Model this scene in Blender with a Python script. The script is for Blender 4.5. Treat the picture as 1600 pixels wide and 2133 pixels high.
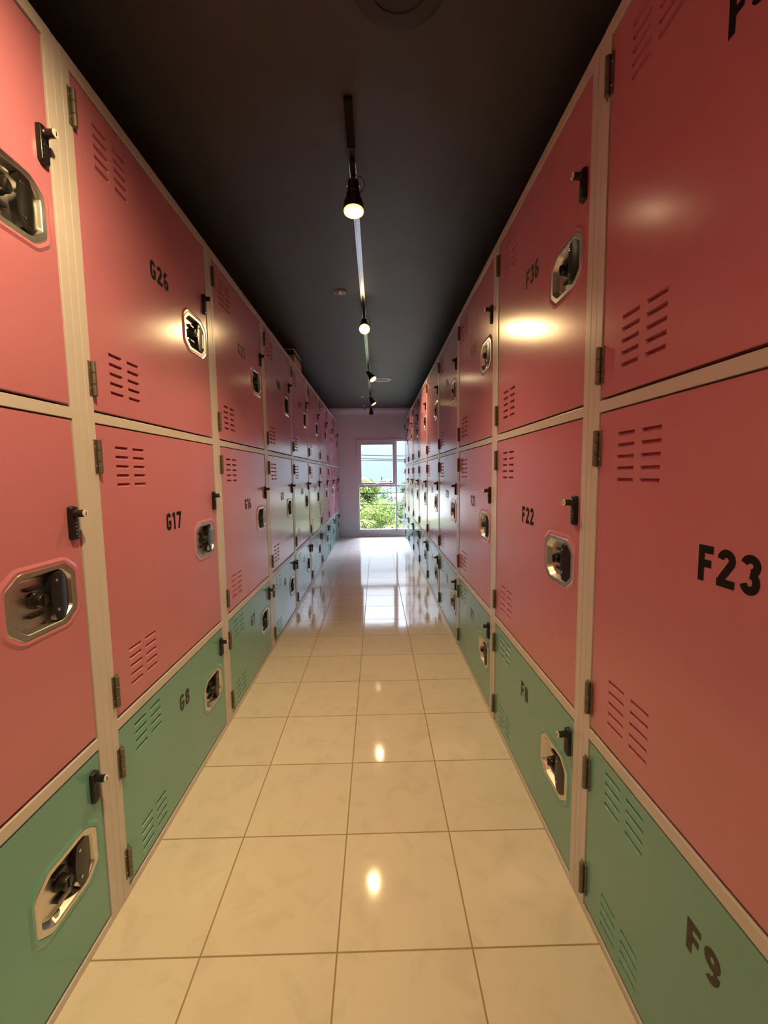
import bpy, bmesh, math, random
from mathutils import Vector, Matrix

# ---------------------------------------------------------------- clear
for o in list(bpy.data.objects):
    bpy.data.objects.remove(o)
S = bpy.context.scene
COL = S.collection
PI = math.pi

# ---------------------------------------------------------------- camera
H_EYE = 1.42
cam_d = bpy.data.cameras.new('camera')
cam = bpy.data.objects.new('camera', cam_d)
COL.objects.link(cam)
cam_d.sensor_fit = 'HORIZONTAL'
cam_d.sensor_width = 36.0
cam_d.lens = 857.32 / 1600 * 36.0
cam_d.clip_start = 0.02
cam_d.clip_end = 400
pit, rol, yaw = -0.0903, -0.0132, 0.0171
fw = Vector((math.sin(yaw)*math.cos(pit), math.cos(yaw)*math.cos(pit), math.sin(pit)))
rt = Vector((math.cos(yaw), -math.sin(yaw), 0))
up = rt.cross(fw)
r2 = rt*math.cos(rol) + up*math.sin(rol)
u2 = -rt*math.sin(rol) + up*math.cos(rol)
m = Matrix(((r2.x, u2.x, -fw.x, 0), (r2.y, u2.y, -fw.y, 0), (r2.z, u2.z, -fw.z, 0), (0, 0, 0, 1)))
cam.matrix_world = Matrix.Translation((0, 0, H_EYE)) @ m
S.camera = cam

# ---------------------------------------------------------------- light settings
S.view_settings.view_transform = 'Standard'
S.view_settings.look = 'None'
S.view_settings.gamma = 1
S.view_settings.use_curve_mapping = False
S.view_settings.exposure = 0.0
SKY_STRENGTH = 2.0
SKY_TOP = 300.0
SUN_STRENGTH = 26.0
LAMP_COLOUR = (1.0, 0.67, 0.30)
LAMP_POWER = 90.0

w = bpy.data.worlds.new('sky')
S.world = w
w.use_nodes = True
nt = w.node_tree
nt.nodes.clear()
wo = nt.nodes.new('ShaderNodeOutputWorld')
bg = nt.nodes.new('ShaderNodeBackground')
tc = nt.nodes.new('ShaderNodeTexCoord')
sp = nt.nodes.new('ShaderNodeSeparateXYZ')
cr = nt.nodes.new('ShaderNodeValToRGB')
cr.color_ramp.elements[0].position = 0.0
cr.color_ramp.elements[0].color = (0.40, 0.54, 0.62, 1)
cr.color_ramp.elements[1].position = 0.10
cr.color_ramp.elements[1].color = (0.55, 0.68, 0.78, 1)
hi_el = cr.color_ramp.elements.new(0.55)
hi_el.color = (0.60, 0.62, 0.82, 1)
nt.links.new(tc.outputs['Generated'], sp.inputs[0])
nt.links.new(sp.outputs['Z'], cr.inputs[0])
nt.links.new(cr.outputs[0], bg.inputs[0])
# hazy bright cloud higher up, calmer near the horizon
def wmath(op, a, b):
    k = nt.nodes.new('ShaderNodeMath'); k.operation = op
    for idx, v in enumerate((a, b)):
        if isinstance(v, (int, float)): k.inputs[idx].default_value = v
        else: nt.links.new(v, k.inputs[idx])
    return k.outputs[0]
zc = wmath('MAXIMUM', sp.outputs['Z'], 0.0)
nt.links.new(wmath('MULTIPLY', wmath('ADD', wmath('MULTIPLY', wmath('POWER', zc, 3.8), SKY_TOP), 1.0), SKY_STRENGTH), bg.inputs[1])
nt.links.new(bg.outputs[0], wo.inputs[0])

sun_d = bpy.data.lights.new('sun', 'SUN')
sun_d.energy = SUN_STRENGTH
sun_d.angle = 0.01
sun_d.color = (1.0, 0.95, 0.85)
sun = bpy.data.objects.new('sun', sun_d)
COL.objects.link(sun)
sun.location = (-4, -6, 14)
sun.rotation_euler = Vector((0.35, 0.75, -1.0)).to_track_quat('-Z', 'Y').to_euler()

# ---------------------------------------------------------------- measurements
XL, XR = -0.8657, 0.6501          # front planes of the two locker banks
PITCH = 1.0175
Y0L, Y0R = 1.2589, 1.2532
GAPW = 0.0941                     # width of a post between two door openings
OW = PITCH - GAPW                 # door opening width
TOP = 2.6295
ROWS = [('upper', 1.6227, 2.5926), ('middle', 0.6239, 1.5915), ('lower', 0.0234, 0.5912)]
YW = 9.455                        # end wall
CEIL = 2.906
TILE, TX, TY = 0.4064, -0.1387, 1.1087

# ---------------------------------------------------------------- materials
def node_mat(name):
    mt = bpy.data.materials.new(name)
    mt.use_nodes = True
    n = mt.node_tree
    return mt, n, n.nodes['Principled BSDF']

def mat(name, col, rough=0.5, metal=0.0, var=0.04, scale=8.0, bump=0.0, bscale=200.0, spec=0.5, coat=0.0, crough=0.1):
    mt, n, b = node_mat(name)
    N, Lk = n.nodes, n.links
    t = N.new('ShaderNodeTexCoord')
    no = N.new('ShaderNodeTexNoise')
    no.inputs['Scale'].default_value = scale
    no.inputs['Detail'].default_value = 4
    r = N.new('ShaderNodeValToRGB')
    r.color_ramp.elements[0].position = 0.3
    r.color_ramp.elements[1].position = 0.7
    r.color_ramp.elements[0].color = tuple(max(0, c*(1-var)) for c in col) + (1,)
    r.color_ramp.elements[1].color = tuple(min(1, c*(1+var)) for c in col) + (1,)
    Lk.new(t.outputs['Object'], no.inputs['Vector'])
    Lk.new(no.outputs['Fac'], r.inputs[0])
    Lk.new(r.outputs[0], b.inputs['Base Color'])
    b.inputs['Roughness'].default_value = rough
    b.inputs['Metallic'].default_value = metal
    b.inputs['Specular IOR Level'].default_value = spec
    b.inputs['Coat Weight'].default_value = coat
    b.inputs['Coat Roughness'].default_value = crough
    if bump > 0:
        n2 = N.new('ShaderNodeTexNoise')
        n2.inputs['Scale'].default_value = bscale
        n2.inputs['Detail'].default_value = 2
        bp = N.new('ShaderNodeBump')
        bp.inputs['Strength'].default_value = bump
        bp.inputs['Distance'].default_value = 0.002
        Lk.new(t.outputs['Object'], n2.inputs['Vector'])
        Lk.new(n2.outputs['Fac'], bp.inputs['Height'])
        Lk.new(bp.outputs['Normal'], b.inputs['Normal'])
    return mt

def emis(name, col, strength):
    mt, n, b = node_mat(name)
    b.inputs['Base Color'].default_value = (0.8, 0.8, 0.8, 1)
    b.inputs['Emission Color'].default_value = col + (1,)
    b.inputs['Emission Strength'].default_value = strength
    return mt

M = {}
M['pink'] = mat('pink_paint', (0.58, 0.212, 0.295), 0.215, var=0.03, scale=3, bump=0.08, bscale=420, spec=0.5, coat=0.32, crough=0.17)
M['green'] = mat('green_paint', (0.15, 0.42, 0.38), 0.215, var=0.03, scale=3, bump=0.08, bscale=420, spec=0.5, coat=0.32, crough=0.17)
M['cream'] = mat('cream_paint', (0.62, 0.59, 0.60), 0.28, var=0.03, scale=4, bump=0.06, bscale=300)
M['white'] = mat('white_paint', (0.86, 0.83, 0.86), 0.6, var=0.02, scale=3, bump=0.1, bscale=120)
M['frame_white'] = mat('white_window_paint', (0.88, 0.87, 0.92), 0.35, var=0.02)
M['steel'] = mat('polished_steel', (0.72, 0.70, 0.67), 0.31, metal=1.0, var=0.08, scale=30)
M['hinge'] = mat('dull_zinc', (0.20, 0.175, 0.145), 0.45, metal=0.6, var=0.15, scale=60)
M['black'] = mat('black_plastic', (0.012, 0.011, 0.012), 0.28, var=0.2, scale=30)
M['black_metal'] = mat('black_metal', (0.022, 0.019, 0.018), 0.42, var=0.2, scale=30)
M['lettering'] = mat('black_lettering', (0.012, 0.010, 0.012), 0.6, var=0.2, scale=40, spec=0.15)
M['sheen_lettering'] = mat('sheen_lettering', (0.050, 0.040, 0.034), 0.5, var=0.3, scale=60, spec=0.4)  # sheen on the lower doors' numbers, put in as a lighter lettering colour
M['chrome'] = mat('chrome', (0.8, 0.8, 0.8), 0.15, metal=1.0, var=0.03)
M['track'] = mat('anodised_track', (0.50, 0.52, 0.55), 0.24, metal=1.0, var=0.04, scale=12)
M['dark'] = mat('gap_shade', (0.01, 0.009, 0.009), 0.8)
M['fixture'] = mat('white_fixture', (0.88, 0.90, 0.90), 0.45, var=0.03)
M['fixture_grey'] = mat('grey_fixture', (0.22, 0.23, 0.24), 0.35, metal=0.3, var=0.05)
M['grille'] = mat('grey_grille', (0.30, 0.34, 0.34), 0.5, var=0.1, scale=200)
M['grille_black'] = mat('black_grille', (0.012, 0.011, 0.011), 0.5, var=0.1, scale=200)
M['fixture_black'] = mat('black_fixture', (0.030, 0.028, 0.030), 0.6, var=0.05)
M['card'] = mat('brown_cardboard', (0.74, 0.56, 0.45), 0.8, var=0.1, scale=14)
M['tape'] = mat('grey_plastic_band', (0.07, 0.062, 0.07), 0.4, var=0.1, scale=14)
M['amber'] = mat('amber_metal', (0.20, 0.11, 0.035), 0.4, metal=0.3, var=0.1)
M['lens'] = emis('glowing_lens', (1.0, 0.80, 0.50), 26.0)
M['rim'] = mat('lens_lit_rim', (0.85, 0.72, 0.45), 0.4, var=0.05)
M['rim'].node_tree.nodes['Principled BSDF'].inputs['Emission Color'].default_value = (1.0, 0.62, 0.22, 1)
M['rim'].node_tree.nodes['Principled BSDF'].inputs['Emission Strength'].default_value = 1.6  # emission standing in for the lens light that the rim catches
M['cable'] = mat('black_cable', (0.010, 0.010, 0.011), 0.7, spec=0.15)
M['key_face'] = mat('bright_key_face', (0.75, 0.75, 0.75), 0.35)
M['overhead'] = mat('black_overhead_cable', (0.0012, 0.0012, 0.0014), 0.9, spec=0.0)
M['concrete'] = mat('pale_render', (0.030, 0.030, 0.030), 0.8, var=0.06, scale=1)
M['bark'] = mat('bark', (0.014, 0.011, 0.008), 0.9, var=0.3, scale=9)
M['soil'] = mat('earth', (0.010, 0.012, 0.005), 0.95, var=0.3, scale=1.5)
M['win_dark'] = mat('dark_window_glass', (0.05, 0.06, 0.07), 0.1)

def ceiling_mat():
    mt = mat('black_ceiling_paint', (0.044, 0.043, 0.048), 0.50, var=0.12, scale=2.5, bump=0.12, bscale=90, spec=0.6)
    return mt
M['ceiling'] = ceiling_mat()

def floor_mat():
    mt, n, b = node_mat('glazed_floor_tile')
    N, Lk = n.nodes, n.links
    t = N.new('ShaderNodeTexCoord')
    s = N.new('ShaderNodeSeparateXYZ')
    Lk.new(t.outputs['Object'], s.inputs[0])
    def math_(op, a, bb=None, c=None):
        k = N.new('ShaderNodeMath'); k.operation = op
        for idx, v in enumerate((a, bb, c)):
            if v is None: continue
            if isinstance(v, (int, float)): k.inputs[idx].default_value = v
            else: Lk.new(v, k.inputs[idx])
        return k.outputs[0]
    masks, cells = [], []
    for axis, off in (('X', TX), ('Y', TY)):
        q = math_('DIVIDE', math_('SUBTRACT', s.outputs[axis], off), TILE)
        cells.append(math_('FLOOR', q))
        f = math_('FRACT', math_('ADD', q, 100.5))
        d = math_('MULTIPLY', math_('ABSOLUTE', math_('SUBTRACT', f, 0.5)), TILE)   # metres from the joint
        masks.append(d)
    dmin = math_('MINIMUM', masks[0], masks[1])
    mr = N.new('ShaderNodeMapRange')
    mr.inputs['From Min'].default_value = 0.0019
    mr.inputs['From Max'].default_value = 0.0032
    Lk.new(dmin, mr.inputs['Value'])
    tilefac = mr.outputs['Result']
    # marbling
    n1 = N.new('ShaderNodeTexNoise'); n1.inputs['Scale'].default_value = 7; n1.inputs['Detail'].default_value = 8; n1.inputs['Roughness'].default_value = 0.65
    n1.inputs['Distortion'].default_value = 0.8
    Lk.new(t.outputs['Object'], n1.inputs['Vector'])
    r1 = N.new('ShaderNodeValToRGB')
    r1.color_ramp.elements[0].position = 0.34; r1.color_ramp.elements[0].color = (0.66, 0.62, 0.54, 1)
    r1.color_ramp.elements[1].position = 0.50; r1.color_ramp.elements[1].color = (0.72, 0.675, 0.60, 1)
    Lk.new(n1.outputs['Fac'], r1.inputs[0])
    wn = N.new('ShaderNodeTexWhiteNoise'); wn.noise_dimensions = '2D'
    cx = N.new('ShaderNodeCombineXYZ'); Lk.new(cells[0], cx.inputs[0]); Lk.new(cells[1], cx.inputs[1])
    Lk.new(cx.outputs[0], wn.inputs['Vector'])
    hv = N.new('ShaderNodeHueSaturation')
    Lk.new(math_('ADD', math_('MULTIPLY', wn.outputs['Value'], 0.06), 0.97), hv.inputs['Value'])
    Lk.new(r1.outputs[0], hv.inputs['Color'])
    mx = N.new('ShaderNodeMix'); mx.data_type = 'RGBA'
    mx.inputs['A'].default_value = (0.34, 0.27, 0.17, 1)
    Lk.new(tilefac, mx.inputs['Factor']); Lk.new(hv.outputs[0], mx.inputs['B'])
    Lk.new(mx.outputs['Result'], b.inputs['Base Color'])
    ro = N.new('ShaderNodeMapRange')
    ro.inputs['To Min'].default_value = 0.5; ro.inputs['To Max'].default_value = 0.075
    Lk.new(tilefac, ro.inputs['Value']); Lk.new(ro.outputs['Result'], b.inputs['Roughness'])
    sl = N.new('ShaderNodeMath'); sl.operation = 'MULTIPLY'; sl.inputs[1].default_value = 0.34
    Lk.new(tilefac, sl.inputs[0]); Lk.new(sl.outputs[0], b.inputs['Specular IOR Level'])
    # bump: joints and faint waviness
    n2 = N.new('ShaderNodeTexNoise'); n2.inputs['Scale'].default_value = 9; n2.inputs['Detail'].default_value = 1.5
    Lk.new(t.outputs['Object'], n2.inputs['Vector'])
    h = math_('ADD', math_('MULTIPLY', tilefac, 0.5), math_('MULTIPLY', n2.outputs['Fac'], 0.45))
    bp = N.new('ShaderNodeBump'); bp.inputs['Distance'].default_value = 0.0011; bp.inputs['Strength'].default_value = 0.55
    Lk.new(h, bp.inputs['Height']); Lk.new(bp.outputs['Normal'], b.inputs['Normal'])
    return mt
M['floor'] = floor_mat()

def glass_mat():
    mt = bpy.data.materials.new('window_glass'); mt.use_nodes = True
    n = mt.node_tree; n.nodes.clear()
    o = n.nodes.new('ShaderNodeOutputMaterial')
    a = n.nodes.new('ShaderNodeBsdfTransparent'); a.inputs[0].default_value = (0.96, 0.98, 0.98, 1)
    g = n.nodes.new('ShaderNodeBsdfGlossy'); g.inputs['Roughness'].default_value = 0.03
    f = n.nodes.new('ShaderNodeFresnel'); f.inputs[0].default_value = 1.3
    x = n.nodes.new('ShaderNodeMixShader')
    n.links.new(f.outputs[0], x.inputs[0]); n.links.new(a.outputs[0], x.inputs[1]); n.links.new(g.outputs[0], x.inputs[2])
    n.links.new(x.outputs[0], o.inputs[0])
    return mt
M['glass'] = glass_mat()

def leaf_mat(name, c1, c2):
    mt, n, b = node_mat(name)
    N, Lk = n.nodes, n.links
    g = N.new('ShaderNodeNewGeometry')
    r = N.new('ShaderNodeValToRGB')
    r.color_ramp.elements[0].color = c1 + (1,); r.color_ramp.elements[1].color = c2 + (1,)
    Lk.new(g.outputs['Random Per Island'], r.inputs[0])
    Lk.new(r.outputs[0], b.inputs['Base Color'])
    b.inputs['Roughness'].default_value = 0.7
    b.inputs['Specular IOR Level'].default_value = 0.02
    tr = N.new('ShaderNodeBsdfTranslucent'); Lk.new(r.outputs[0], tr.inputs[0])
    mx = N.new('ShaderNodeMixShader'); mx.inputs[0].default_value = 0.35
    out = [k for k in N if k.type == 'OUTPUT_MATERIAL'][0]
    Lk.new(b.outputs[0], mx.inputs[1]); Lk.new(tr.outputs[0], mx.inputs[2]); Lk.new(mx.outputs[0], out.inputs[0])
    return mt
M['leaf_a'] = leaf_mat('bright_leaves', (0.0059, 0.0122, 0.0017), (0.0482, 0.0638, 0.0129))
M['leaf_b'] = leaf_mat('mid_leaves', (0.0037, 0.0096, 0.0022), (0.0316, 0.0499, 0.0129))
M['leaf_c'] = leaf_mat('bluish_leaves', (0.0037, 0.0082, 0.0037), (0.0273, 0.0402, 0.0192))
M['leaf_d'] = leaf_mat('yellow_green_blades', (0.0111, 0.0185, 0.0022), (0.0675, 0.0755, 0.0156))

# ---------------------------------------------------------------- helpers
def tag(o, label=None, cat=None, group=None, kind=None):
    if label: o['label'] = label
    if cat: o['category'] = cat
    if group: o['group'] = group
    if kind: o['kind'] = kind
    return o

def mesh_of(bm, name, mats, smooth=None):
    bm.normal_update()
    me = bpy.data.meshes.new(name)
    bm.to_mesh(me); bm.free()
    for k in (mats if isinstance(mats, (list, tuple)) else [mats]):
        me.materials.append(k)
    if smooth is not None:
        for p in me.polygons: p.use_smooth = True
        try: me.set_sharp_from_angle(angle=smooth)
        except Exception: pass
    return me

def link(name, me, parent=None, loc=(0, 0, 0)):
    o = bpy.data.objects.new(name, me)
    COL.objects.link(o)
    o.location = loc
    if parent: o.parent = parent
    return o

def empty(name, loc, rz=0.0):
    o = bpy.data.objects.new(name, None)
    COL.objects.link(o)
    o.location = loc; o.rotation_euler = (0, 0, rz)
    o.empty_display_size = 0.05
    return o

def box(bm, x0, x1, y0, y1, z0, z1, mi=0):
    v = [bm.verts.new((x, y, z)) for x in (x0, x1) for y in (y0, y1) for z in (z0, z1)]
    for f in ((0, 1, 3, 2), (4, 6, 7, 5), (0, 4, 5, 1), (2, 3, 7, 6), (0, 2, 6, 4), (1, 5, 7, 3)):
        q = bm.faces.new([v[k] for k in f]); q.material_index = mi
    return v

def bevbox(bm, x0, x1, y0, y1, z0, z1, b=0.002, mi=0, seg=2):
    t = bmesh.new()
    box(t, x0, x1, y0, y1, z0, z1)
    bmesh.ops.recalc_face_normals(t, faces=t.faces)
    bmesh.ops.bevel(t, geom=list(t.edges), offset=b, segments=seg, affect='EDGES', profile=0.5)
    merge(bm, t, mi)

def merge(bm, t, mi=None):
    vm = {}
    for v in t.verts: vm[v] = bm.verts.new(v.co)
    for f in t.faces:
        try: q = bm.faces.new([vm[v] for v in f.verts])
        except ValueError: continue
        q.material_index = f.material_index if mi is None else mi
    t.free()

def lathe(bm, prof, seg=32, axis='Z', centre=(0, 0, 0), mi=0, cap=True):
    """prof: list of (radius, height)"""
    rings = []
    for r, h in prof:
        ring = []
        for k in range(seg):
            a = 2*PI*k/seg
            c, s = r*math.cos(a), r*math.sin(a)
            p = {'Z': (c, s, h), 'Y': (c, h, s), 'X': (h, c, s)}[axis]
            ring.append(bm.verts.new(Vector(p) + Vector(centre)))
        rings.append(ring)
    for i in range(len(rings)-1):
        for k in range(seg):
            q = bm.faces.new((rings[i][k], rings[i][(k+1) % seg], rings[i+1][(k+1) % seg], rings[i+1][k])); q.material_index = mi
    if cap:
        for ring in (rings[0], rings[-1]):
            q = bm.faces.new(ring); q.material_index = mi

def tube(bm, pts, r, seg=8, mi=0):
    pts = [Vector(p) for p in pts]
    rings = []
    for i, p in enumerate(pts):
        d = (pts[min(i+1, len(pts)-1)] - pts[max(i-1, 0)]).normalized()
        a = d.orthogonal().normalized() if i == 0 else (rings_a - d*rings_a.dot(d)).normalized()
        rings_a = a
        b = d.cross(a)
        rr = r[i] if isinstance(r, (list, tuple)) else r
        rings.append([bm.verts.new(p + (a*math.cos(2*PI*k/seg) + b*math.sin(2*PI*k/seg))*rr) for k in range(seg)])
    for i in range(len(rings)-1):
        for k in range(seg):
            q = bm.faces.new((rings[i][k], rings[i][(k+1) % seg], rings[i+1][(k+1) % seg], rings[i+1][k])); q.material_index = mi
    for ring in (rings[0], rings[-1]):
        q = bm.faces.new(ring); q.material_index = mi

def fix(bm):
    bmesh.ops.recalc_face_normals(bm, faces=bm.faces)
    return bm

def struct(name, bm, m_, **k):
    o = link(name, mesh_of(fix(bm), name, m_, **k))
    o['kind'] = 'structure'
    return o

# ---------------------------------------------------------------- the room
RX0, RX1, RY0 = -1.55, 1.32, -4.6      # inner faces of the side and rear walls
bm = bmesh.new(); box(bm, RX0-.2, RX1+.2, RY0-.2, YW+.2, -.25, 0)
struct('floor', bm, M['floor'])
bm = bmesh.new(); box(bm, RX0-.2, RX1+.2, RY0-.2, YW+.25, CEIL, CEIL+.25)
struct('ceiling', bm, M['ceiling'])
bm = bmesh.new(); box(bm, RX0-.2, RX0, RY0-.2, YW+.2, 0, CEIL)
struct('wall_left', bm, M['white'])
bm = bmesh.new(); box(bm, RX1, RX1+.2, RY0-.2, YW+.2, 0, CEIL)
struct('wall_right', bm, M['white'])
bm = bmesh.new(); box(bm, RX0, RX1, RY0-.2, RY0, 0, CEIL)
struct('wall_back', bm, M['white'])
# end wall with the window opening
WX0, WX1, WZ0, WZ1 = -0.440, 1.18, 0.126, 2.228
bm = bmesh.new()
xs = [RX0, WX0, WX1, RX1]; zs = [0, WZ0, WZ1, CEIL]
WT = 0.16
for i in range(3):
    for j in range(3):
        if i == 1 and j == 1: continue
        box(bm, xs[i], xs[i+1], YW, YW+WT, zs[j], zs[j+1])
bmesh.ops.remove_doubles(bm, verts=bm.verts, dist=1e-5)
struct('wall_far', bm, M['white'])
# cornice on the end wall
bm = bmesh.new()
prof = [(0, 0), (0, .112), (.085, .112), (.085, .060), (.070, .052), (.066, .038), (.040, .034), (.036, .016), (.022, .010), (.022, 0)]
va = [bm.verts.new((RX0, YW-p[0], CEIL-.112+p[1])) for p in prof]
vb = [bm.verts.new((RX1, YW-p[0], CEIL-.112+p[1])) for p in prof]
for k in range(len(prof)):
    q = (k+1) % len(prof)
    bm.faces.new((va[k], va[q], vb[q], vb[k]))
bm.faces.new(va); bm.faces.new(vb)
struct('trim_1', bm, M['frame_white'])

# ---- window
win = link('window_1', None) if False else empty('window_1', (0, YW, 0)); win['kind'] = 'structure'
def wpart(name, bm, m_):
    o = link(name, mesh_of(fix(bm), name, m_), win)
    return o
bm = bmesh.new()   # fixed frame: outer members, mullion and transom
fy0, fy1 = -0.012, 0.06
bevbox(bm, WX0, WX0+.048, fy0, fy1, WZ0, WZ1, .003)
bevbox(bm, WX1-.048, WX1, fy0, fy1, WZ0, WZ1, .003)
bevbox(bm, WX0+.046, WX1-.046, fy0, fy1, WZ1-.052, WZ1, .003)
bevbox(bm, WX0+.046, WX1-.046, fy0, fy1, WZ0, WZ0+.042, .003)
bevbox(bm, .433, .471, fy0+.003, fy1, WZ0+.04, WZ1-.05, .003)
bevbox(bm, WX0+.046, .435, fy0+.003, fy1, 1.150, 1.198, .003)
bevbox(bm, .469, WX1-.046, fy0+.003, fy1, 1.150, 1.190, .003)
wpart('window_frame', bm, M['frame_white'])
bm = bmesh.new()   # opening sash, upper left
sx0, sx1, sz0, sz1 = -0.392, .431, 1.200, 2.174
bevbox(bm, sx0, sx0+.052, .0, .05, sz0, sz1, .004)
bevbox(bm, sx1-.056, sx1, .0, .05, sz0, sz1, .004)
bevbox(bm, sx0+.05, sx1-.054, .0, .05, sz1-.072, sz1, .004)
bevbox(bm, sx0+.05, sx1-.054, .0, .05, sz0, sz0+.040, .004)
wpart('window_sash', bm, M['frame_white'])
bm = bmesh.new()   # sash handle
bevbox(bm, -.005, .060, -.020, .0, 1.204, 1.222, .004)
bevbox(bm, -.045, .035, -.034, -.020, 1.207, 1.219, .004)
wpart('window_handle', bm, M['fixture'])
for (a, b_, c, d) in ((sx0+.05, sx1-.054, sz0+.038, sz1-.07), (.469, WX1-.046, 1.188, WZ1-.05), (WX0+.046, .435, WZ0+.04, 1.152), (.469, WX1-.046, WZ0+.04, 1.152)):
    bm = bmesh.new(); box(bm, a, b_, .022, .026, c, d)
    wpart('window_pane', bm, M['glass'])

# ---------------------------------------------------------------- locker pieces (local: x along the front, -y outwards, z up)
def octo(cx, cz, hw, hh, cu, cv):
    return [(cx-hw+cu, cz+hh), (cx+hw-cu, cz+hh), (cx+hw, cz+hh-cv), (cx+hw, cz-hh+cv),
            (cx+hw-cu, cz-hh), (cx-hw+cu, cz-hh), (cx-hw, cz-hh+cv), (cx-hw, cz+hh-cv)]

def round_octo(cx, cz, hw, hh, cu, cv, r=0.012, n=3):
    """octagon with softened corners"""
    P = [Vector((a, b)) for a, b in octo(cx, cz, hw, hh, cu, cv)]
    out = []
    for k in range(8):
        p, a, b = P[k], P[k-1], P[(k+1) % 8]
        da, db = (a-p).normalized()*r, (b-p).normalized()*r
        for t in range(n+1):
            s = t/n
            out.append(((1-s)**2*(p+da) + 2*s*(1-s)*p + s*s*(p+db))[:])
    return out

LU, LHW, LHH = 0.771, 0.112, 0.083      # latch centre along the door and half sizes

def door_mesh(name, hgt, nrow, vents_top, vents_bot, latch_v, paint):
    """door leaf: pressed louvres, embossed ring and cut-out round the latch. origin = lower hinge-side corner of the opening"""
    g_s, g_t, g_b = 0.0028, 0.0060, 0.0085
    W0, W1, Z0, Z1 = g_s, OW-g_s, g_b, hgt-g_t
    yf, th, ch = 0.003, 0.022, 0.0022
    bm = bmesh.new()
    cols = [(0.093, 0.166), (0.192, 0.265)]
    rows = []
    for base in (vents_top, vents_bot):
        for k in range(nrow):
            zc = base - k*0.0308
            rows.append((zc-0.0062, zc+0.0062))
    rows.sort()
    lx0, lx1, lz0, lz1 = LU-.135, LU+.135, latch_v-.106, latch_v+.106
    xs = sorted({W0+ch, W1-ch, lx0, lx1, *[c for cc in cols for c in cc]})
    zs = sorted({Z0+ch, Z1-ch, lz0, lz1, *[c for rr in rows for c in rr]})
    V = {}
    def vert(x, z, y=yf):
        k = (round(x, 5), round(z, 5), round(y, 5))
        if k not in V: V[k] = bm.verts.new((x, y, z))
        return V[k]
    def face(vs):
        try: return bm.faces.new(vs)
        except ValueError: return None
    for i in range(len(xs)-1):
        for j in range(len(zs)-1):
            x0, x1, z0, z1 = xs[i], xs[i+1], zs[j], zs[j+1]
            if x0 >= lx0-1e-6 and x1 <= lx1+1e-6 and z0 >= lz0-1e-6 and z1 <= lz1+1e-6: continue
            slot = any(abs(x0-c[0]) < 1e-5 for c in cols) and any(abs(z0-r[0]) < 1e-5 for r in rows)
            if slot:
                # louvre: deep under its upper lip, rising back to the face at its lower edge
                dp, e = .0140, .003
                A = [vert(x0, z0), vert(x1, z0), vert(x1, z1), vert(x0, z1)]
                B = [bm.verts.new((x0+e, yf+.0012, z0+.0006)), bm.verts.new((x1-e, yf+.0012, z0+.0006)),
                     bm.verts.new((x1-e, yf+dp, z1-.0004)), bm.verts.new((x0+e, yf+dp, z1-.0004))]
                for k in range(4): face((A[k], A[(k+1) % 4], B[(k+1) % 4], B[k]))
                face(B)
            else:
                face((vert(x0, z0), vert(x1, z0), vert(x1, z1), vert(x0, z1)))
    # latch surround: rectangle -> raised ring -> cut-out
    ringo = round_octo(LU, latch_v, LHW+.018, LHH+.017, .046, .036, .016)
    ringm = round_octo(LU, latch_v, LHW+.010, LHH+.009, .044, .034, .014)
    ringi = round_octo(LU, latch_v, LHW+.002, LHH+.002, .042, .032, .012)
    n = len(ringo)
    vo = [bm.verts.new((a, yf, b)) for a, b in ringo]
    vm = [bm.verts.new((a, yf-.0042, b)) for a, b in ringm]
    vi = [bm.verts.new((a, yf-.0030, b)) for a, b in ringi]
    vd = [bm.verts.new((a, yf+.006, b)) for a, b in ringi]
    for A, B in ((vo, vm), (vm, vi), (vi, vd)):
        for k in range(n): face((A[k], A[(k+1) % n], B[(k+1) % n], B[k]))
    # outer rectangle boundary, every grid vertex along it
    per = []
    zz = [z for z in zs if lz0-1e-6 <= z <= lz1+1e-6]
    xx = [x for x in xs if lx0-1e-6 <= x <= lx1+1e-6]
    per += [(x, lz1) for x in xx]
    per += [(lx1, z) for z in reversed(zz[:-1])]
    per += [(x, lz0) for x in reversed(xx[:-1])]
    per += [(lx0, z) for z in zz[1:-1]]
    pv = [vert(a, b) for a, b in per]
    edges = []
    for ring in (pv, vo):
        for k in range(len(ring)):
            a, b = ring[k], ring[(k+1) % len(ring)]
            e = bm.edges.get((a, b)) or bm.edges.new((a, b))
            edges.append(e)
    bmesh.ops.triangle_fill(bm, use_beauty=True, use_dissolve=False, edges=edges)
    # chamfered rim, sides and back
    X = [x for x in xs]; Z = [z for z in zs]
    loop = [(x, Z[0]) for x in X] + [(X[-1], z) for z in Z[1:]] + [(x, Z[-1]) for x in reversed(X[:-1])] + [(X[0], z) for z in reversed(Z[1:-1])]
    def out(x, z):
        return (W0 if x == X[0] else (W1 if x == X[-1] else x), Z0 if z == Z[0] else (Z1 if z == Z[-1] else z))
    A = [vert(a, b) for a, b in loop]
    Bv = [bm.verts.new((out(a, b)[0], yf+ch, out(a, b)[1])) for a, b in loop]
    Cv = [bm.verts.new((out(a, b)[0], yf+th, out(a, b)[1])) for a, b in loop]
    for P_, Q in ((A, Bv), (Bv, Cv)):
        for k in range(len(loop)): face((P_[k], P_[(k+1) % len(loop)], Q[(k+1) % len(loop)], Q[k]))
    fix(bm)
    return mesh_of(bm, name, paint)

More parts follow.
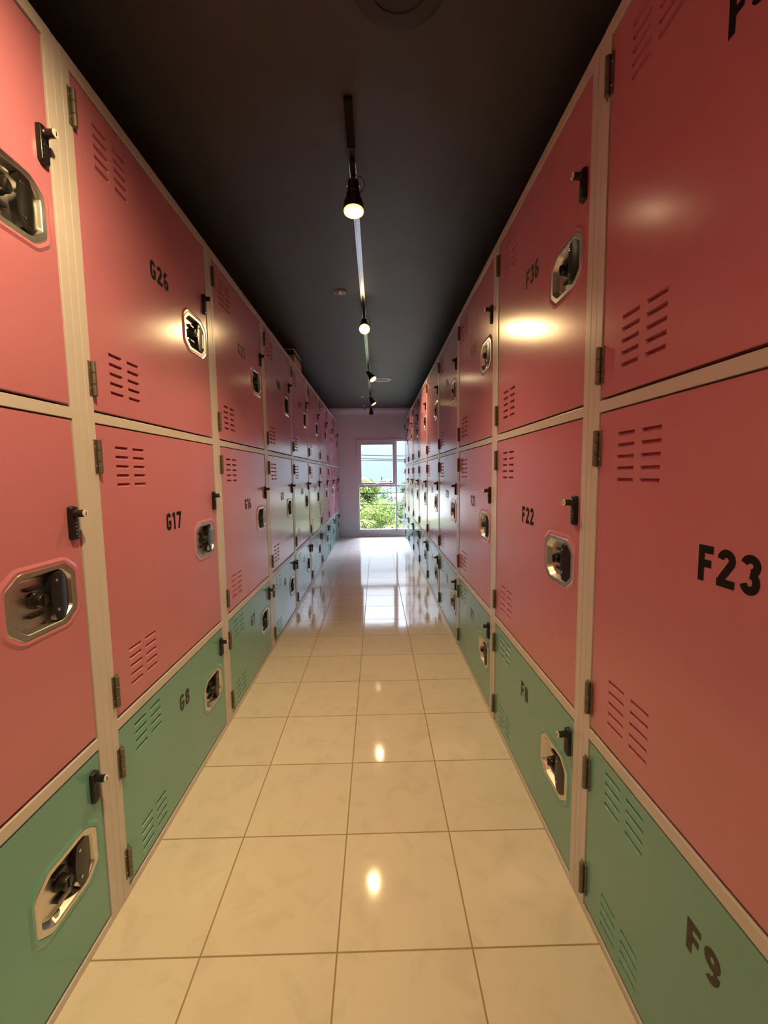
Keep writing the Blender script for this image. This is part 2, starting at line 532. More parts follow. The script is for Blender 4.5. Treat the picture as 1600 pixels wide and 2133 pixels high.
def latch_plate_mesh():
    bm = bmesh.new()
    specs = [(LHW+.0015, LHH+.0015, .042, .032, .0012), (LHW, LHH, .042, .032, -.0006), (LHW-.013, LHH-.011, .038, .029, -.0006),
             (LHW-.015, LHH-.013, .037, .028, .0010), (LHW-.024, LHH-.021, .034, .026, .0180), (LHW-.028, LHH-.025, .033, .025, .0195)]
    prev = None
    for (hw, hh, cu, cv, y) in specs:
        ring = [bm.verts.new((a-LU, y, b)) for a, b in round_octo(LU, 0, hw, hh, cu, cv, .010)]
        if prev:
            for k in range(len(ring)): bm.faces.new((prev[k], prev[(k+1) % len(ring)], ring[(k+1) % len(ring)], ring[k]))
        prev = ring
    bm.faces.new(prev)
    for f in bm.faces: f.material_index = 0
    # two rivet holes on the hinge side
    for z in (.046, -.028):
        lathe(bm, [(.0062, .0192), (.0062, .0180), (.0040, .0180), (.0040, .0186)], 14, 'Y', (.684-LU, 0, z), 0, cap=False)
        lathe(bm, [(.0040, .0186), (.0001, .0186)], 14, 'Y', (.684-LU, 0, z), 1, cap=False)
    # clasp bars over and under the knob
    for z in (.036, -.033):
        bevbox(bm, .735-LU, .775-LU, .008, .0185, z-.0045, z+.0045, .001, 1)
    return mesh_of(bm, 'latch_plate', [M['steel'], M['black']])

def latch_handle_mesh():
    bm = bmesh.new()
    pts = []
    # left edge bulges towards the knob, right edge follows the tray
    for t in range(9):
        a = -1 + 2*t/8
        pts.append((.792 + .010*a*a + .003*a**4, a*.064))
    pts += [(.848, .068), (.864, .056), (.874, .041)]
    for t in range(1, 6): pts.append((.8765, .040 - t*.080/6))
    pts += [(.874, -.041), (.864, -.056), (.848, -.068)]
    def prof(x):
        if x < .826: return -.0015
        t = (x-.826)/.045
        return -.0015 + .013*t
    top = [bm.verts.new((x-LU, prof(x), z)) for x, z in pts]
    bot = [bm.verts.new((x-LU, .0192, z)) for x, z in pts]
    n = len(pts)
    for k in range(n): bm.faces.new((top[k], top[(k+1) % n], bot[(k+1) % n], bot[k]))
    # crowned front: a ridge line splits the front into a flat half and a scooped half
    rz = [.062, .045, .025, 0, -.025, -.045, -.062]
    ridge = [bm.verts.new((.828+.007*(1-abs(z)/.062)-LU, -.0035, z)) for z in rz]
    L = top[:9]                                   # bottom to top along the left
    Rr = top[9:]                                  # top to bottom along the right
    def strip(A, B):
        i = j = 0
        while i < len(A)-1 or j < len(B)-1:
            if j >= len(B)-1 or (i < len(A)-1 and abs(A[i+1].co.z-B[j].co.z) <= abs(B[j+1].co.z-A[i].co.z)):
                bm.faces.new((A[i], A[i+1], B[j])); i += 1
            else:
                bm.faces.new((A[i], B[j+1], B[j])); j += 1
    strip(list(reversed(L)), ridge)
    strip(Rr, ridge)
    try:
        bm.faces.new((L[-1], Rr[0], ridge[0])); bm.faces.new((L[0], ridge[-1], Rr[-1]))
    except ValueError: pass
    fix(bm)
    for z in (.044, -.036):
        lathe(bm, [(.0040, -.0015), (.0040, -.0040), (.0022, -.0048)], 12, 'Y', (.811-LU, 0, z), 1)
    return mesh_of(bm, 'latch_handle', [M['black'], M['chrome']], smooth=0.6)

def latch_knob_mesh():
    bm = bmesh.new()
    lathe(bm, [(.0215, .0192), (.0215, .012), (.018, .009), (.018, -.006), (.0155, -.010), (.001, -.010)], 24, 'Y')
    bevbox(bm, -.0035, .0035, -.0135, -.009, -.013, .013, .001)
    return mesh_of(fix(bm), 'latch_knob', M['black'], smooth=0.6)

def combo_mesh():
    """four-wheel combination lock, origin at its centre on the door face"""
    bm = bmesh.new()
    hw, hh = .0150, .0485
    out, mid = [], []
    for k in range(24):
        a = 2*PI*k/24
        cx, cz = math.cos(a), math.sin(a)
        ox = math.copysign(abs(cx)**.6, cx); oz = math.copysign(abs(cz)**.5, cz)
        out.append((hw*ox, (hh-hw)*(1 if cz > 0 else -1 if cz < 0 else 0)*(1 if abs(cz) > .01 else 0)+hw*oz))
    prev = None
    for s, y in ((1, .003), (1, -.009), (.90, -.0125), (.80, -.0135)):
        ring = [bm.verts.new((x*s, y, z*(1-(1-s)*hw/hh*1.2))) for x, z in out]
        if prev:
            for k in range(24): bm.faces.new((prev[k], prev[(k+1) % 24], ring[(k+1) % 24], ring[k]))
        prev = ring
    bm.faces.new(prev)
    fix(bm)
    # knob with its bright key face
    lathe(bm, [(.0125, -.012), (.0125, -.018), (.0105, -.020), (.0105, -.040)], 20, 'Y', (0, 0, .027), 0)
    lathe(bm, [(.0105, -.040), (.0105, -.0425), (.0088, -.0430), (.0001, -.0430)], 20, 'Y', (0, 0, .027), 1)
    bevbox(bm, -.0012, .0012, -.0440, -.0428, .0215, .0325, .0003, 0)
    # number wheels
    for k in range(4):
        z = -.002 - k*.0105
        lathe(bm, [(.0042, -.0065), (.0046, -.0040), (.0046, .0040), (.0042, .0065)], 12, 'X', (0, -.0110, z), 2)
    return mesh_of(bm, 'combination_lock', [M['black'], M['key_face'], M['black_metal']], smooth=0.6)

def hinge_mesh():
    bm = bmesh.new()
    L = .104
    for k in range(3):
        z0 = -L/2 + k*L/3
        lathe(bm, [(.0058, z0+.0006), (.0072, z0+.0018), (.0072, z0+L/3-.0018), (.0058, z0+L/3-.0006)], 16, 'Z', (0, -.0075, 0), 0)
    lathe(bm, [(.0052, -L/2), (.0052, L/2)], 12, 'Z', (0, -.0075, 0), 0)
    bevbox(bm, -.0150, .0, -.0020, .0006, -L/2, L/2, .0005, 0)
    bevbox(bm, .0, .0150, -.0016, .0036, -L/2, L/2, .0005, 0)
    for x in (-.0105, .0110):
        for z in (-.030, .030):
            lathe(bm, [(.0026, -.0020), (.0020, -.0034)], 8, 'Y', (x, 0, z), 1)
    return mesh_of(bm, 'hinge', [M['hinge'], M['steel']], smooth=0.6)

# ---- lettering: bold condensed glyphs drawn as wide ribbons on a 0.60 x 1 cell
def arc(cx, cy, rx, ry, a0, a1, n=14):
    return [(cx+rx*math.cos(math.radians(a0+(a1-a0)*k/n)), cy+ry*math.sin(math.radians(a0+(a1-a0)*k/n))) for k in range(n+1)]
SW = 0.215     # stroke width
e = SW/2
GW = 0.58
gr = GW/2-e
def glyphs():
    g = {}
    g['F'] = [[(e, 0), (e, 1)], [(0, 1-e), (.52, 1-e)], [(0, .50), (.46, .50)]]
    g['G'] = [arc(GW/2, 1-e-gr, gr, gr, 12, 180) + arc(GW/2, e+gr, gr, gr, 180, 360) + [(GW-e, .50)], [(GW/2-.01, .45), (GW, .45)]]
    g['0'] = [arc(GW/2, 1-e-gr, gr, gr, 0, 180) + arc(GW/2, e+gr, gr, gr, 180, 360) + [(GW-e, 1-e-gr)]]
    g['1'] = [[(.26, 0), (.26, 1)], [(.03, .80), (.30, .94)]]
    g['2'] = [arc(GW/2, 1-e-gr, gr, gr, 175, -20) + [(e+.02, SW*.8)], [(0, e), (GW, e)]]
    g['3'] = [arc(GW/2, 1-e-gr*.95, gr, gr*.95, 165, -80), arc(GW/2, e+gr*1.12, gr, gr*1.12, 90, -165)]
    g['4'] = [[(.40, 0), (.40, 1)], [(.36, .98), (.07, .30)], [(0, .28), (.60, .28)]]
    g['5'] = [[(.06, 1-e), (.54, 1-e)], [(.06+e, 1), (.06+e*.9, .48)], arc(GW/2-.01, e+gr*1.2, gr, gr*1.2, 125, -165)]
    g['6'] = [arc(GW/2, e+gr*1.08, gr, gr*1.08, 0, 360), arc(GW/2+.02, .56, gr+.02, 1-e-.56, 178, 60)]
    g['7'] = [[(0, 1-e), (GW, 1-e)], [(GW-e, 1-SW*.6), (.22, 0)]]
    g['8'] = [arc(GW/2, 1-e-gr*.93, gr*.93, gr*.93, 0, 360), arc(GW/2, e+gr*1.08, gr, gr*1.08, 0, 360)]
    g['9'] = [arc(GW/2, 1-e-gr*1.08, gr, gr*1.08, 0, 360), arc(GW/2-.02, .44, gr+.02, .44-e, -2, -120)]
    return g
GL = glyphs()

def number_mesh(txt, hgt=0.0725, sheen=False):
    bm = bmesh.new()
    x = 0.0
    widths = {'1': .42, 'F': .52}
    adv = []
    for c in txt:
        adv.append((c, x)); x += widths.get(c, GW) + .135
    total = x - .135
    sx = 0.965
    layer = 0
    for c, ox in adv:
        for st in GL[c]:
            layer += 1
            n = len(st)
            closed = (abs(st[0][0]-st[-1][0]) < 1e-4 and abs(st[0][1]-st[-1][1]) < 1e-4)
            L, R = [], []
            for k in range(n):
                a = Vector(st[k-1 if k else (n-2 if closed else 0)]); b = Vector(st[k+1 if k < n-1 else (1 if closed else n-1)])
                d = (b-a).normalized()
                nn = Vector((-d.y, d.x))*e
                p = Vector(st[k])
                for lst, q in ((L, p+nn), (R, p-nn)):
                    lst.append(bm.verts.new(((q.x+ox-total/2)*hgt*sx, -.00012*(layer % 3), (q.y-.5)*hgt)))
            for k in range(n-1):
                bm.faces.new((L[k], L[k+1], R[k+1], R[k]))
    for f in bm.faces:
        if f.normal.y > 0: f.normal_flip()
    return mesh_of(bm, 'locker_number', M['sheen_lettering' if sheen else 'lettering'])

def cabinet_frame_mesh():
    """front frame of uprights and rails, with the closed carcass behind; local x = 0 at the middle of the cabinet"""
    bm = bmesh.new()
    hw = (PITCH-.0314)/2
    ho = OW/2
    d = 0.045
    b = .0012
    bevbox(bm, -hw, -ho, 0, d, 0, TOP, b)
    bevbox(bm, ho, hw, 0, d, 0, TOP, b)
    zs = [0, ROWS[2][1], ROWS[2][2], ROWS[1][1], ROWS[1][2], ROWS[0][1], ROWS[0][2], TOP]
    for k in range(0, 8, 2):
        bevbox(bm, -ho-.001, ho+.001, .0002, d, zs[k], zs[k+1], b)
    box(bm, -hw, hw, d, .58, 0, TOP, 0)
    box(bm, -ho, ho, d-.002, d, .02, TOP-.02, 1)  # black sheet behind the doors, painting in the shade of their gaps
    return mesh_of(fix(bm), 'frame', [M['cream'], M['dark']])

DM = {
    'upper': door_mesh('door_tall_pink', ROWS[0][2]-ROWS[0][1], 5, .896, .200, .4825, M['pink']),
    'lower': door_mesh('door_low_green', ROWS[2][2]-ROWS[2][1], 4, .5235, .1385, .2950, M['green']),
}
DM['middle'] = DM['upper']
ME_plate, ME_handle, ME_knob, ME_lock, ME_hinge = latch_plate_mesh(), latch_handle_mesh(), latch_knob_mesh(), combo_mesh(), hinge_mesh()
ME_frame = cabinet_frame_mesh()
bm = bmesh.new(); bevbox(bm, PITCH/2-.0147, PITCH/2+.0147, .0004, .05, 0, TOP-.001, .0012)
ME_strip = mesh_of(fix(bm), 'filler_strip', M['cream'])

SIDE = {'G': 'left', 'F': 'right'}
ORD = ['nearest', 'second', 'third', 'fourth', 'fifth', 'sixth', 'seventh', 'eighth', 'farthest']

def make_cabinet(letter, k, first=None):
    n = 8 - k                       # 9 for the nearest column
    nums = {'G': (n+18, n+9, n), 'F': (n+28, n+14, n)}[letter]
    if letter == 'G': loc, rz = (XL, Y0L+(k+.5)*PITCH, 0), PI/2
    else: loc, rz = (XR, Y0R+(k+.5)*PITCH, 0), -PI/2
    root = empty('locker_cabinet', loc, rz)
    names = ['%s%d' % (letter, q) for q in nums]
    lab = 'pink and green locker column, %s on the %s, doors %s, %s, %s' % (ORD[k+1], SIDE[letter], *names)
    tag(root, lab, 'locker', 'locker columns along the %s side of the aisle' % SIDE[letter])
    def part(name, me, parent, loc=(0, 0, 0)):
        return link(name, me, parent, loc)
    part('frame', ME_frame, root)
    part('filler_strip', ME_strip, root)
    for (row, z0, z1), nm in zip(ROWS, names):
        d = part('door', DM[row], root, (-OW/2, 0, z0))
        d['label'] = ('pink door numbered ' if row != 'lower' else 'green door numbered ') + nm
        tall = row != 'lower'
        lv = .4825 if tall else .295
        for nme, me, loc_ in (('latch_plate', ME_plate, (LU, .0, lv)), ('latch_handle', ME_handle, (LU, .0, lv)), ('latch_knob', ME_knob, (.757, .0, lv+.004)),
                              ('combination_lock', ME_lock, (.890, .003, .671 if tall else .470)),
                              ('hinge', ME_hinge, (.0, 0, .864 if tall else .4535)), ('hinge', ME_hinge, (.0, 0, .101 if tall else .094))):
            s = part(nme, me, d, loc_)
        t = part('locker_number', number_mesh(nm, sheen=not tall), d, (.461, .0026, .612 if tall else .412))
    return root

for letter in ('G', 'F'):
    for k in range(-1, 8):
        make_cabinet(letter, k)

# ---------------------------------------------------------------- ceiling track and spotlights
TRX = -0.092
bm = bmesh.new()
y0, y1 = 2.0, 9.30
zt = CEIL
# U-shaped rail: body, two bright lips, recessed slot
box(bm, TRX-.018, TRX+.018, y0, y1, zt-.008, zt)
bevbox(bm, TRX-.018, TRX-.0075, y0, y1, zt-.020, zt-.007, .001)
bevbox(bm, TRX+.0075, TRX+.018, y0, y1, zt-.020, zt-.007, .001)
box(bm, TRX-.0015, TRX+.0015, y0+.02, y1-.02, zt-.012, zt-.007)
trk = link('lighting_track', mesh_of(fix(bm), 'lighting_track', M['track']))
bm = bmesh.new(); bevbox(bm, TRX-.017, TRX+.017, y0-.24, y0-.001, zt-.016, zt, .002)
pf = link('power_feed', mesh_of(fix(bm), 'power_feed', M['cable']), trk); pf['label'] = 'black end feed'
tag(trk, 'long silver lighting track running down the middle of the black ceiling', 'lighting track')

def spot_adapter():
    bm = bmesh.new()
    bevbox(bm, -.013, .013, -.070, .060, -.036, -.0205, .004)     # runs along the track
    lathe(bm, [(.011, -.030), (.011, -.046), (.008, -.050)], 16, 'Z', (0, 0, 0))
    return mesh_of(fix(bm), 'adapter', M['black_metal'], smooth=0.6)
def spot_bracket():
    bm = bmesh.new()
    bevbox(bm, -.024, .024, -.010, .010, .026, .030, .001)
    bevbox(bm, -.026, -.022, -.010, .010, -.024, .030, .001)
    bevbox(bm, .022, .026, -.010, .010, -.024, .030, .001)
    lathe(bm, [(.006, -.034), (.006, -.026)], 12, 'X', (0, 0, 0))
    lathe(bm, [(.006, .026), (.006, .034)], 12, 'X', (0, 0, 0))
    return mesh_of(fix(bm), 'bracket', M['chrome'], smooth=0.6)
def spot_head():
    """head pointing down -z from the pivot"""
    bm = bmesh.new()
    lathe(bm, [(.020, .018), (.0275, .014), (.0275, -.030), (.024, -.034)], 28, 'Z', (0, 0, 0))
    # heat-sink fins joining the driver barrel to the bell
    for k in range(8):
        a = 2*PI*k/8
        t = bmesh.new()
        box(t, .012, .034, -.0018, .0018, -.062, -.028)
        bmesh.ops.rotate(t, cent=(0, 0, 0), matrix=Matrix.Rotation(a, 3, 'Z'), verts=t.verts)
        merge(bm, t, 0)
    lathe(bm, [(.018, -.030), (.022, -.062)], 20, 'Z', (0, 0, 0), 1, cap=False)
    lathe(bm, [(.018, -.056), (.034, -.060), (.044, -.072), (.048, -.088), (.048, -.118), (.0455, -.118), (.0445, -.100), (.0440, -.098)], 36, 'Z', (0, 0, 0), 0, cap=False)
    return mesh_of(fix(bm), 'lamp_head', [M['black_metal'], M['amber']], smooth=0.7)
def spot_rim():
    bm = bmesh.new()
    lathe(bm, [(.0478, -.116), (.0490, -.119), (.0480, -.126), (.0430, -.126), (.0425, -.112), (.0450, -.110)], 36, 'Z', (0, 0, 0), 0, cap=False)
    return mesh_of(fix(bm), 'rim', M['rim'], smooth=0.7)
def spot_lens():
    bm = bmesh.new()
    lathe(bm, [(.0440, -.106), (.036, -.112), (.020, -.116), (.0005, -.117)], 32, 'Z', (0, 0, 0), 0, cap=False)
    return mesh_of(fix(bm), 'lens', M['lens'], smooth=1.5)
def spot_cable():
    bm = bmesh.new()
    pts = []
    for k in range(15):
        t = k/14
        a = -PI/2*1.1 + PI*1.15*t
        pts.append((.018+.030*math.cos(a), .0, -.004-.036*math.sin(a)+.01))
    pts = [(.006, 0, .055)] + pts[::1]
    tube(bm, pts, .0018, 6)
    return mesh_of(fix(bm), 'cable', M['cable'], smooth=1.0)
ME_ad, ME_br, ME_hd, ME_rm, ME_ln, ME_cb = spot_adapter(), spot_bracket(), spot_head(), spot_rim(), spot_lens(), spot_cable()
PIV = -.084    # pivot below the ceiling
def spotlight(y, direction, label, x=TRX, power=1.0, size=108, lit=True):
    root = empty('track_spotlight', (x, y, CEIL))
    tag(root, label, 'spotlight', 'spotlights on the ceiling track')
    link('adapter', ME_ad, root)
    br = link('bracket', ME_br, root, (0, 0, PIV)); br['label'] = 'silver bracket'
    q = Vector(direction).normalized().to_track_quat('-Z', 'Y')
    hd = link('lamp_head', ME_hd, root, (0, 0, PIV))
    hd.rotation_mode = 'QUATERNION'; hd.rotation_quaternion = q
    if lit:
        link('rim', ME_rm, hd); link('lens', ME_ln, hd)
    else:
        for nme, me, mm in (('rim', ME_rm, M['black_metal']), ('lens', ME_ln, M['fixture_grey'])):
            me2 = me.copy(); me2.materials.clear(); me2.materials.append(mm)
            link(nme, me2, hd)
    link('cable', ME_cb, root, (.006, 0, PIV))
    if not lit: return root
    ld = bpy.data.lights.new('bulb', 'SPOT')
    ld.energy = LAMP_POWER*power; ld.color = LAMP_COLOUR
    ld.spot_size = math.radians(size); ld.spot_blend = 0.9; ld.shadow_soft_size = 0.036
    lo = bpy.data.objects.new('bulb', ld); COL.objects.link(lo)
    lo.parent = hd; lo.location = (0, 0, -.128)
    return root
spotlight(2.14, (0, -.05, -1), 'largest lit black spotlight on the track, pointing straight down, nearest in view')
spotlight(3.93, (.03, -.66, -.75), 'lit black spotlight with a glowing lens tilted towards the viewer, second along the track', power=.34)
spotlight(5.83, (.56, -.30, -.80), 'lit black spotlight tilted right, beside the white ceiling ring')
spotlight(7.72, (.52, -.03, -.85), 'small black spotlight tilted right with a thin lit edge, near the cornice', power=.4)
spotlight(8.86, (0, .02, -1), 'farthest and smallest black spotlight, unlit, hanging in front of the cornice', lit=False)
# the same row of lamps goes on above and behind the camera
bm = bmesh.new()
bevbox(bm, TRX-.018, TRX+.018, -3.2, 1.0, CEIL-.020, CEIL, .001)
tag(link('lighting_track', mesh_of(fix(bm), 'lighting_track', M['track'])), 'shorter silver lighting track on the ceiling above and behind the viewer', 'lighting track')
spotlight(.55, (-.55, .25, -.80), 'lit spotlight above the viewer, turned towards the left lockers', power=1.3)
spotlight(-1.1, (.25, .35, -.9), 'lit spotlight behind the viewer, turned slightly right', power=1.0)

# ---------------------------------------------------------------- small ceiling fittings
def downlight(x, y, r, label):
    root = empty('recessed_downlight', (x, y, CEIL))
    tag(root, label, 'downlight', 'small round downlights in the ceiling')
    bm = bmesh.new()
    lathe(bm, [(r, 0), (r, -.004), (r*.86, -.009), (r*.55, -.010), (r*.48, -.003), (r*.48, 0)], 32, 'Z', (0, 0, 0), 0, cap=False)
    link('trim_ring', mesh_of(fix(bm), 'trim_ring', M['fixture_grey'], smooth=.7), root)
    bm = bmesh.new()
    lathe(bm, [(r*.46, -.002), (r*.44, -.008), (r*.22, -.016), (.0005, -.018)], 24, 'Z', (0, 0, 0), 0, cap=False)
    link('reflector', mesh_of(fix(bm), 'reflector', M['chrome'], smooth=1.2), root)
downlight(-.276, 3.50, .052, 'small unlit round downlight in the black ceiling, left of the track')
downlight(-.252, 8.00, .050, 'tiny unlit round downlight in the far ceiling, near the cornice')
root = empty('hanging_sensor', (-.238, 8.98, CEIL))
tag(root, 'small round glinting fitting hanging in front of the cornice', 'sensor')
bm = bmesh.new(); lathe(bm, [(.030, 0), (.030, -.012), (.010, -.016), (.010, -.052)], 20, 'Z')
link('mount', mesh_of(fix(bm), 'mount', M['fixture'], smooth=.7), root)
bm = bmesh.new(); lathe(bm, [(.0005, -.046), (.018, -.050), (.026, -.066), (.024, -.082), (.012, -.092), (.0005, -.094)], 20, 'Z', cap=False)
link('eye', mesh_of(fix(bm), 'eye', M['chrome'], smooth=1.2), root)

def speaker(x, y, r, label, ma, mb):
    root = empty('ceiling_speaker', (x, y, CEIL))
    tag(root, label, 'speaker')
    bm = bmesh.new()
    lathe(bm, [(r, 0), (r, -.006), (r*.95, -.011), (r*.64, -.008), (r*.62, 0)], 48, 'Z', cap=False)
    link('ring', mesh_of(fix(bm), 'ring', ma, smooth=.7), root)
    bm = bmesh.new()
    lathe(bm, [(r*.635, -.005), (r*.3, -.007), (.0005, -.0075)], 40, 'Z', cap=False)
    link('grille', mesh_of(fix(bm), 'grille', mb, smooth=1.2), root)
speaker(.112, 6.60, .150, 'white round ceiling speaker ring with a grey middle, beside the third spotlight', M['fixture'], M['grille'])
speaker(.092, 1.37, .150, 'black round ceiling speaker, its rim a faint curve at the top of the view', M['fixture_black'], M['grille_black'])

# ---------------------------------------------------------------- box on top of the left lockers
root = empty('storage_box', (-1.09, 4.92, TOP))
tag(root, 'brown cardboard box with a dark upper band, on top of the left lockers', 'box')
bm = bmesh.new()
bevbox(bm, -.20, .20, -.22, .22, .001, .120, .004)
link('body', mesh_of(fix(bm), 'body', M['card']), root)
bm = bmesh.new()
bevbox(bm, -.197, .197, -.217, .217, .120, .178, .003)
link('band', mesh_of(fix(bm), 'band', M['tape']), root)
bm = bmesh.new()
bevbox(bm, -.203, .203, -.223, .223, .178, .186, .003)
link('lid_edge', mesh_of(fix(bm), 'lid_edge', M['card']), root)

# ---------------------------------------------------------------- outside the window
GZ = -4.0
bm = bmesh.new(); box(bm, -60, 60, YW+1.0, 120, GZ-.3, GZ)
tag(link('garden_ground', mesh_of(fix(bm), 'garden_ground', M['soil'])), kind='structure')

def leafy(rnd, blobs, count, size, aspect=.5):
    bm = bmesh.new()
    tot = sum(b[3] for b in blobs)
    for (c, r, sq, wgt) in blobs:
        for _ in range(int(count*wgt/tot)):
            while True:
                d = Vector((rnd.uniform(-1, 1), rnd.uniform(-1, 1), rnd.uniform(-1, 1)))
                if .05 < d.length < 1: break
            rr = r*(.62+.45*rnd.random()**.6)
            d.normalize()
            p = Vector(c) + Vector((d.x*rr, d.y*rr, d.z*rr*sq))
            nrm = (d + Vector((rnd.uniform(-1, 1), rnd.uniform(-1, 1), rnd.uniform(-.4, 1.1)))*.8).normalized()
            a = nrm.orthogonal().normalized()
            a.rotate(Matrix.Rotation(rnd.uniform(0, 2*PI), 3, nrm))
            b = nrm.cross(a)
            s = size*rnd.uniform(.6, 1.3)
            v = [bm.verts.new(p+a*s*.5), bm.verts.new(p+b*s*aspect*.5+nrm*s*.06), bm.verts.new(p-a*s*.5), bm.verts.new(p-b*s*aspect*.5+nrm*s*.06)]
            bm.faces.new(v)
    return bm

def tree(x, y, top, spread, lm, seed, count, size, label, name='leafy_tree', low=-3.2):
    rnd = random.Random(seed)
    root = empty(name, (x, y, GZ))
    tag(root, label, 'tree', 'trees outside the window')
    bm = bmesh.new()
    hgt = top-GZ
    ts = min(1.0, spread/1.2)**1.3
    tube(bm, [(0, 0, 0), (.06, .03, hgt*.3), (-.05, 0, hgt*.55), (.05, .04, hgt*.8)], [.16*ts, .13*ts, .09*ts, .03*ts], 8)
    blobs = []
    for k in range(12):
        z = low-GZ + (hgt-.55-(low-GZ))*rnd.random()
        a = rnd.uniform(0, 2*PI); q = spread*rnd.uniform(.15, .62)
        c = (q*math.cos(a), q*math.sin(a), z)
        r = spread*rnd.uniform(.34, .52)
        c = (c[0], c[1], min(c[2], hgt-r*.85))
        blobs.append((c, r, .85, r*r))
        tube(bm, [(0, 0, max(.3, z*.6)), (c[0]*.6, c[1]*.6, z*.85), c], [.05*ts, .035*ts, .012*ts], 6)
    blobs.append(((0, 0, hgt-spread*.42), spread*.42, 1.0, spread*spread*.2))
    link('trunk', mesh_of(fix(bm), 'trunk', M['bark'], smooth=1.0), root)
    link('foliage', mesh_of(leafy(rnd, blobs, count, size), 'foliage', lm), root)
    return root

tree(-.50, 21.0, 1.28, 1.25, M['leaf_a'], 1, 9000, .13, 'tallest bright green treetop against the sky, upper left of the window')
tree(2.35, 21.0, .80, 1.35, M['leaf_b'], 2, 9000, .14, 'mid green treetop showing in the right strip of the window')
tree(-4.6, 21.5, .9, 2.2, M['leaf_c'], 6, 7000, .17, 'bluish green tree far to the left beyond the window')
tree(6.8, 21.5, .9, 2.2, M['leaf_b'], 7, 7000, .17, 'broad green tree far to the right beyond the window')
tree(.25, 16.6, .42, 1.15, M['leaf_a'], 3, 12000, .085, 'bright green tree filling the middle of the lower window pane')
tree(-2.25, 16.6, .35, 1.15, M['leaf_b'], 4, 9000, .09, 'dense green tree behind the left edge of the lower window pane')
tree(2.75, 16.6, .40, 1.15, M['leaf_c'], 5, 9000, .09, 'bluish green tree low on the right beyond the window')
tree(.3, 28.5, .60, 3.0, M['leaf_c'], 8, 11000, .20, 'distant dull green tree on the horizon beyond the window')
tree(-6.6, 28.5, .9, 3.0, M['leaf_b'], 9, 6000, .26, 'distant rounded tree on the left horizon beyond the window')
tree(7.2, 28.5, 1.0, 3.0, M['leaf_c'], 10, 6000, .26, 'distant rounded tree on the right horizon beyond the window')
tree(-.55, 13.0, -.30, .72, M['leaf_b'], 11, 9000, .065, 'low dark green bush at the bottom left of the window view')
tree(1.10, 13.0, -.25, .72, M['leaf_c'], 12, 9000, .065, 'low bluish bush at the bottom right of the window view')
tree(1.40, 18.75, .62, .72, M['leaf_b'], 14, 9000, .08, 'small mid green tree behind the right strip of the window')
tree(1.00, 14.9, 1.66, .26, M['leaf_c'], 13, 420, .07, 'thin sparse treetop rising at the right edge of the window', low=.8)

def blades(x, y, z, n, L, wd, lm, seed, label, name, cat, trunk=None, droop=.55, up_=.75, group=None):
    rnd = random.Random(seed)
    root = empty(name, (x, y, GZ))
    tag(root, label, cat, group)
    bm = bmesh.new()
    o = Vector((0, 0, z-GZ))
    for k in range(n):
        a = 2*PI*k/n + rnd.uniform(-.3, .3)
        el = rnd.uniform(.1, up_)
        d = Vector((math.cos(a)*math.cos(el), math.sin(a)*math.cos(el), math.sin(el)))
        s = Vector((-math.sin(a), math.cos(a), 0))
        l = L*rnd.uniform(.7, 1.1)
        prev = None
        for j in range(7):
            t = j/6
            p = o + d*l*t + Vector((0, 0, -droop*l*t*t))
            ww = wd*math.sin(PI*min(.98, .12+.86*t))*.5
            cur = [bm.verts.new(p-s*ww+Vector((0, 0, -ww*.3))), bm.verts.new(p), bm.verts.new(p+s*ww+Vector((0, 0, -ww*.3)))]
            if prev:
                bm.faces.new((prev[0], prev[1], cur[1], cur[0])); bm.faces.new((prev[1], prev[2], cur[2], cur[1]))
            prev = cur
    link('fronds', mesh_of(bm, 'fronds', lm), root)
    bm = bmesh.new()
    r = trunk or .05
    tube(bm, [(0, 0, 0), (.04, 0, (z-GZ)*.5), (0, 0, z-GZ)], [r*1.3, r, r*.8], 8)
    link('trunk', mesh_of(fix(bm), 'trunk', M['bark'], smooth=1.0), root)
blades(-.34, 11.35, .12, 30, .36, .050, M['leaf_d'], 21, 'yellow-green long-leaved plant at the lower left of the window', 'long_leaved_plant', 'plant')
blades(.36, 11.15, -.02, 26, .30, .045, M['leaf_d'], 22, 'yellow-green long-leaved plant low behind the middle of the window', 'long_leaved_plant', 'plant')
blades(1.05, 11.4, .02, 26, .32, .045, M['leaf_d'], 23, 'yellow-green long-leaved plant low at the right of the window', 'long_leaved_plant', 'plant')
blades(.50, 40.0, 1.15, 16, .55, .10, M['leaf_c'], 24, 'small distant palm standing against the sky above the white house', 'palm_tree', 'palm', trunk=.07)
blades(1.45, 42.0, .85, 18, .70, .16, M['leaf_c'], 25, 'distant palm to the right of the white house', 'palm_tree', 'palm', trunk=.09)

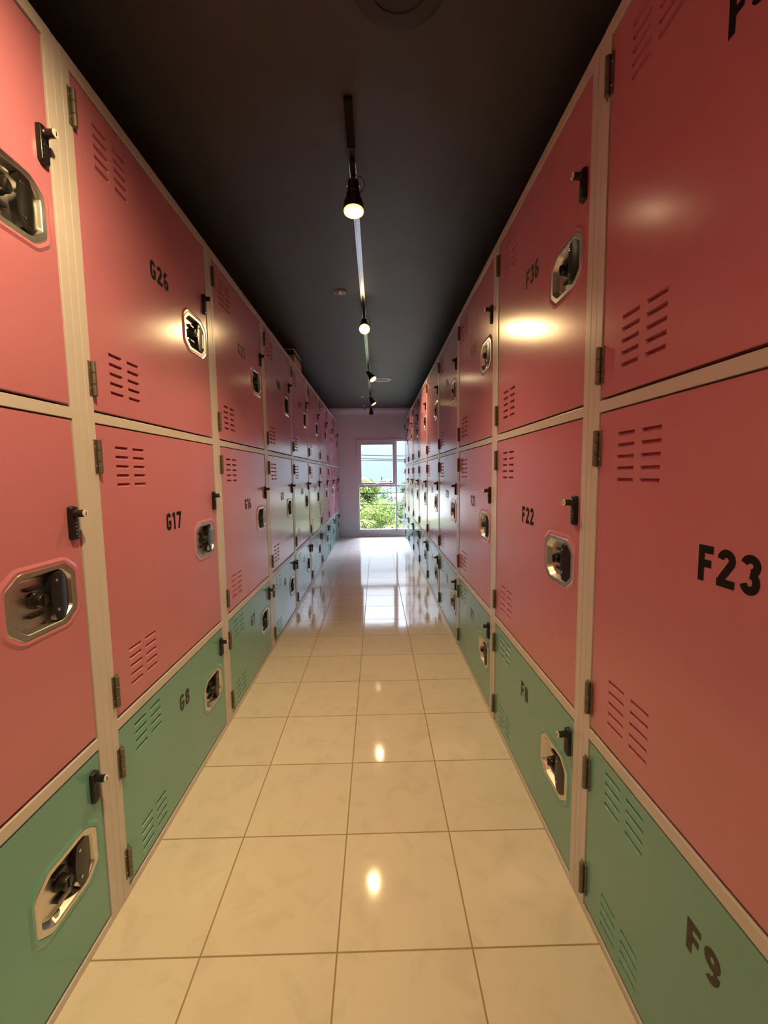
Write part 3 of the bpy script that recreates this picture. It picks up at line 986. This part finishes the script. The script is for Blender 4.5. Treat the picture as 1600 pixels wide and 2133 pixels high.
# white house on the horizon
root = empty('distant_house', (1.85, 90.0, GZ))
tag(root, 'small white flat-roofed house far beyond the trees', 'house')
bm = bmesh.new(); box(bm, -1.3, 1.3, 0, 3.5, 0, 4.05)
link('walls', mesh_of(fix(bm), 'walls', M['concrete']), root)
bm = bmesh.new(); box(bm, -1.4, 1.4, -.1, 3.6, 4.05, 4.2)
link('roof_slab', mesh_of(fix(bm), 'roof_slab', M['concrete']), root)
for cx in (-.75, .0, .75):
    bm = bmesh.new(); box(bm, cx-.18, cx+.18, -.02, .02, 2.9, 3.5)
    link('window', mesh_of(fix(bm), 'window', M['win_dark']), root)

# overhead cables between poles standing out of view
def wire(pts, r, label):
    bm = bmesh.new(); 
    a, b, sag = pts
    P = []
    for k in range(25):
        t = k/24
        P.append((a[0]+(b[0]-a[0])*t, a[1]+(b[1]-a[1])*t, a[2]+(b[2]-a[2])*t - sag*4*t*(1-t)))
    tube(bm, P, r, 6)
    tag(link('overhead_cable', mesh_of(fix(bm), 'overhead_cable', M['overhead'])), label, 'cable', 'overhead cables outside')
PY = 14.3
for px, lab in ((-7.0, 'wooden utility pole left of the window view, carrying the cables'), (9.0, 'wooden utility pole right of the window view, carrying the cables')):
    root = empty('utility_pole', (px, PY, GZ)); tag(root, lab, 'pole')
    bm = bmesh.new(); tube(bm, [(0, 0, 0), (0, 0, 7.0)], [.10, .10], 14)
    link('shaft', mesh_of(fix(bm), 'shaft', M['bark'], smooth=1.0), root)
def span(za, zb, sag, r, label):
    wire(((-6.89, PY, za), (8.89, PY, zb), sag), r, label)
span(2.38, 1.93, .10, .010, 'topmost overhead cable crossing the sky in the window')
span(2.28, 1.83, .12, .010, 'second overhead cable down, crossing the sky in the window')
span(2.22, 1.78, .12, .010, 'third overhead cable down, lowest one against the sky')
span(.86, .80, .05, .009, 'thin level cable in front of the trees, just below the skyline')
span(.66, .16, .05, .009, 'thick slanting cable across the lower window pane')
span(.56, .02, .05, .005, 'lowest slanting cable across the lower window pane')
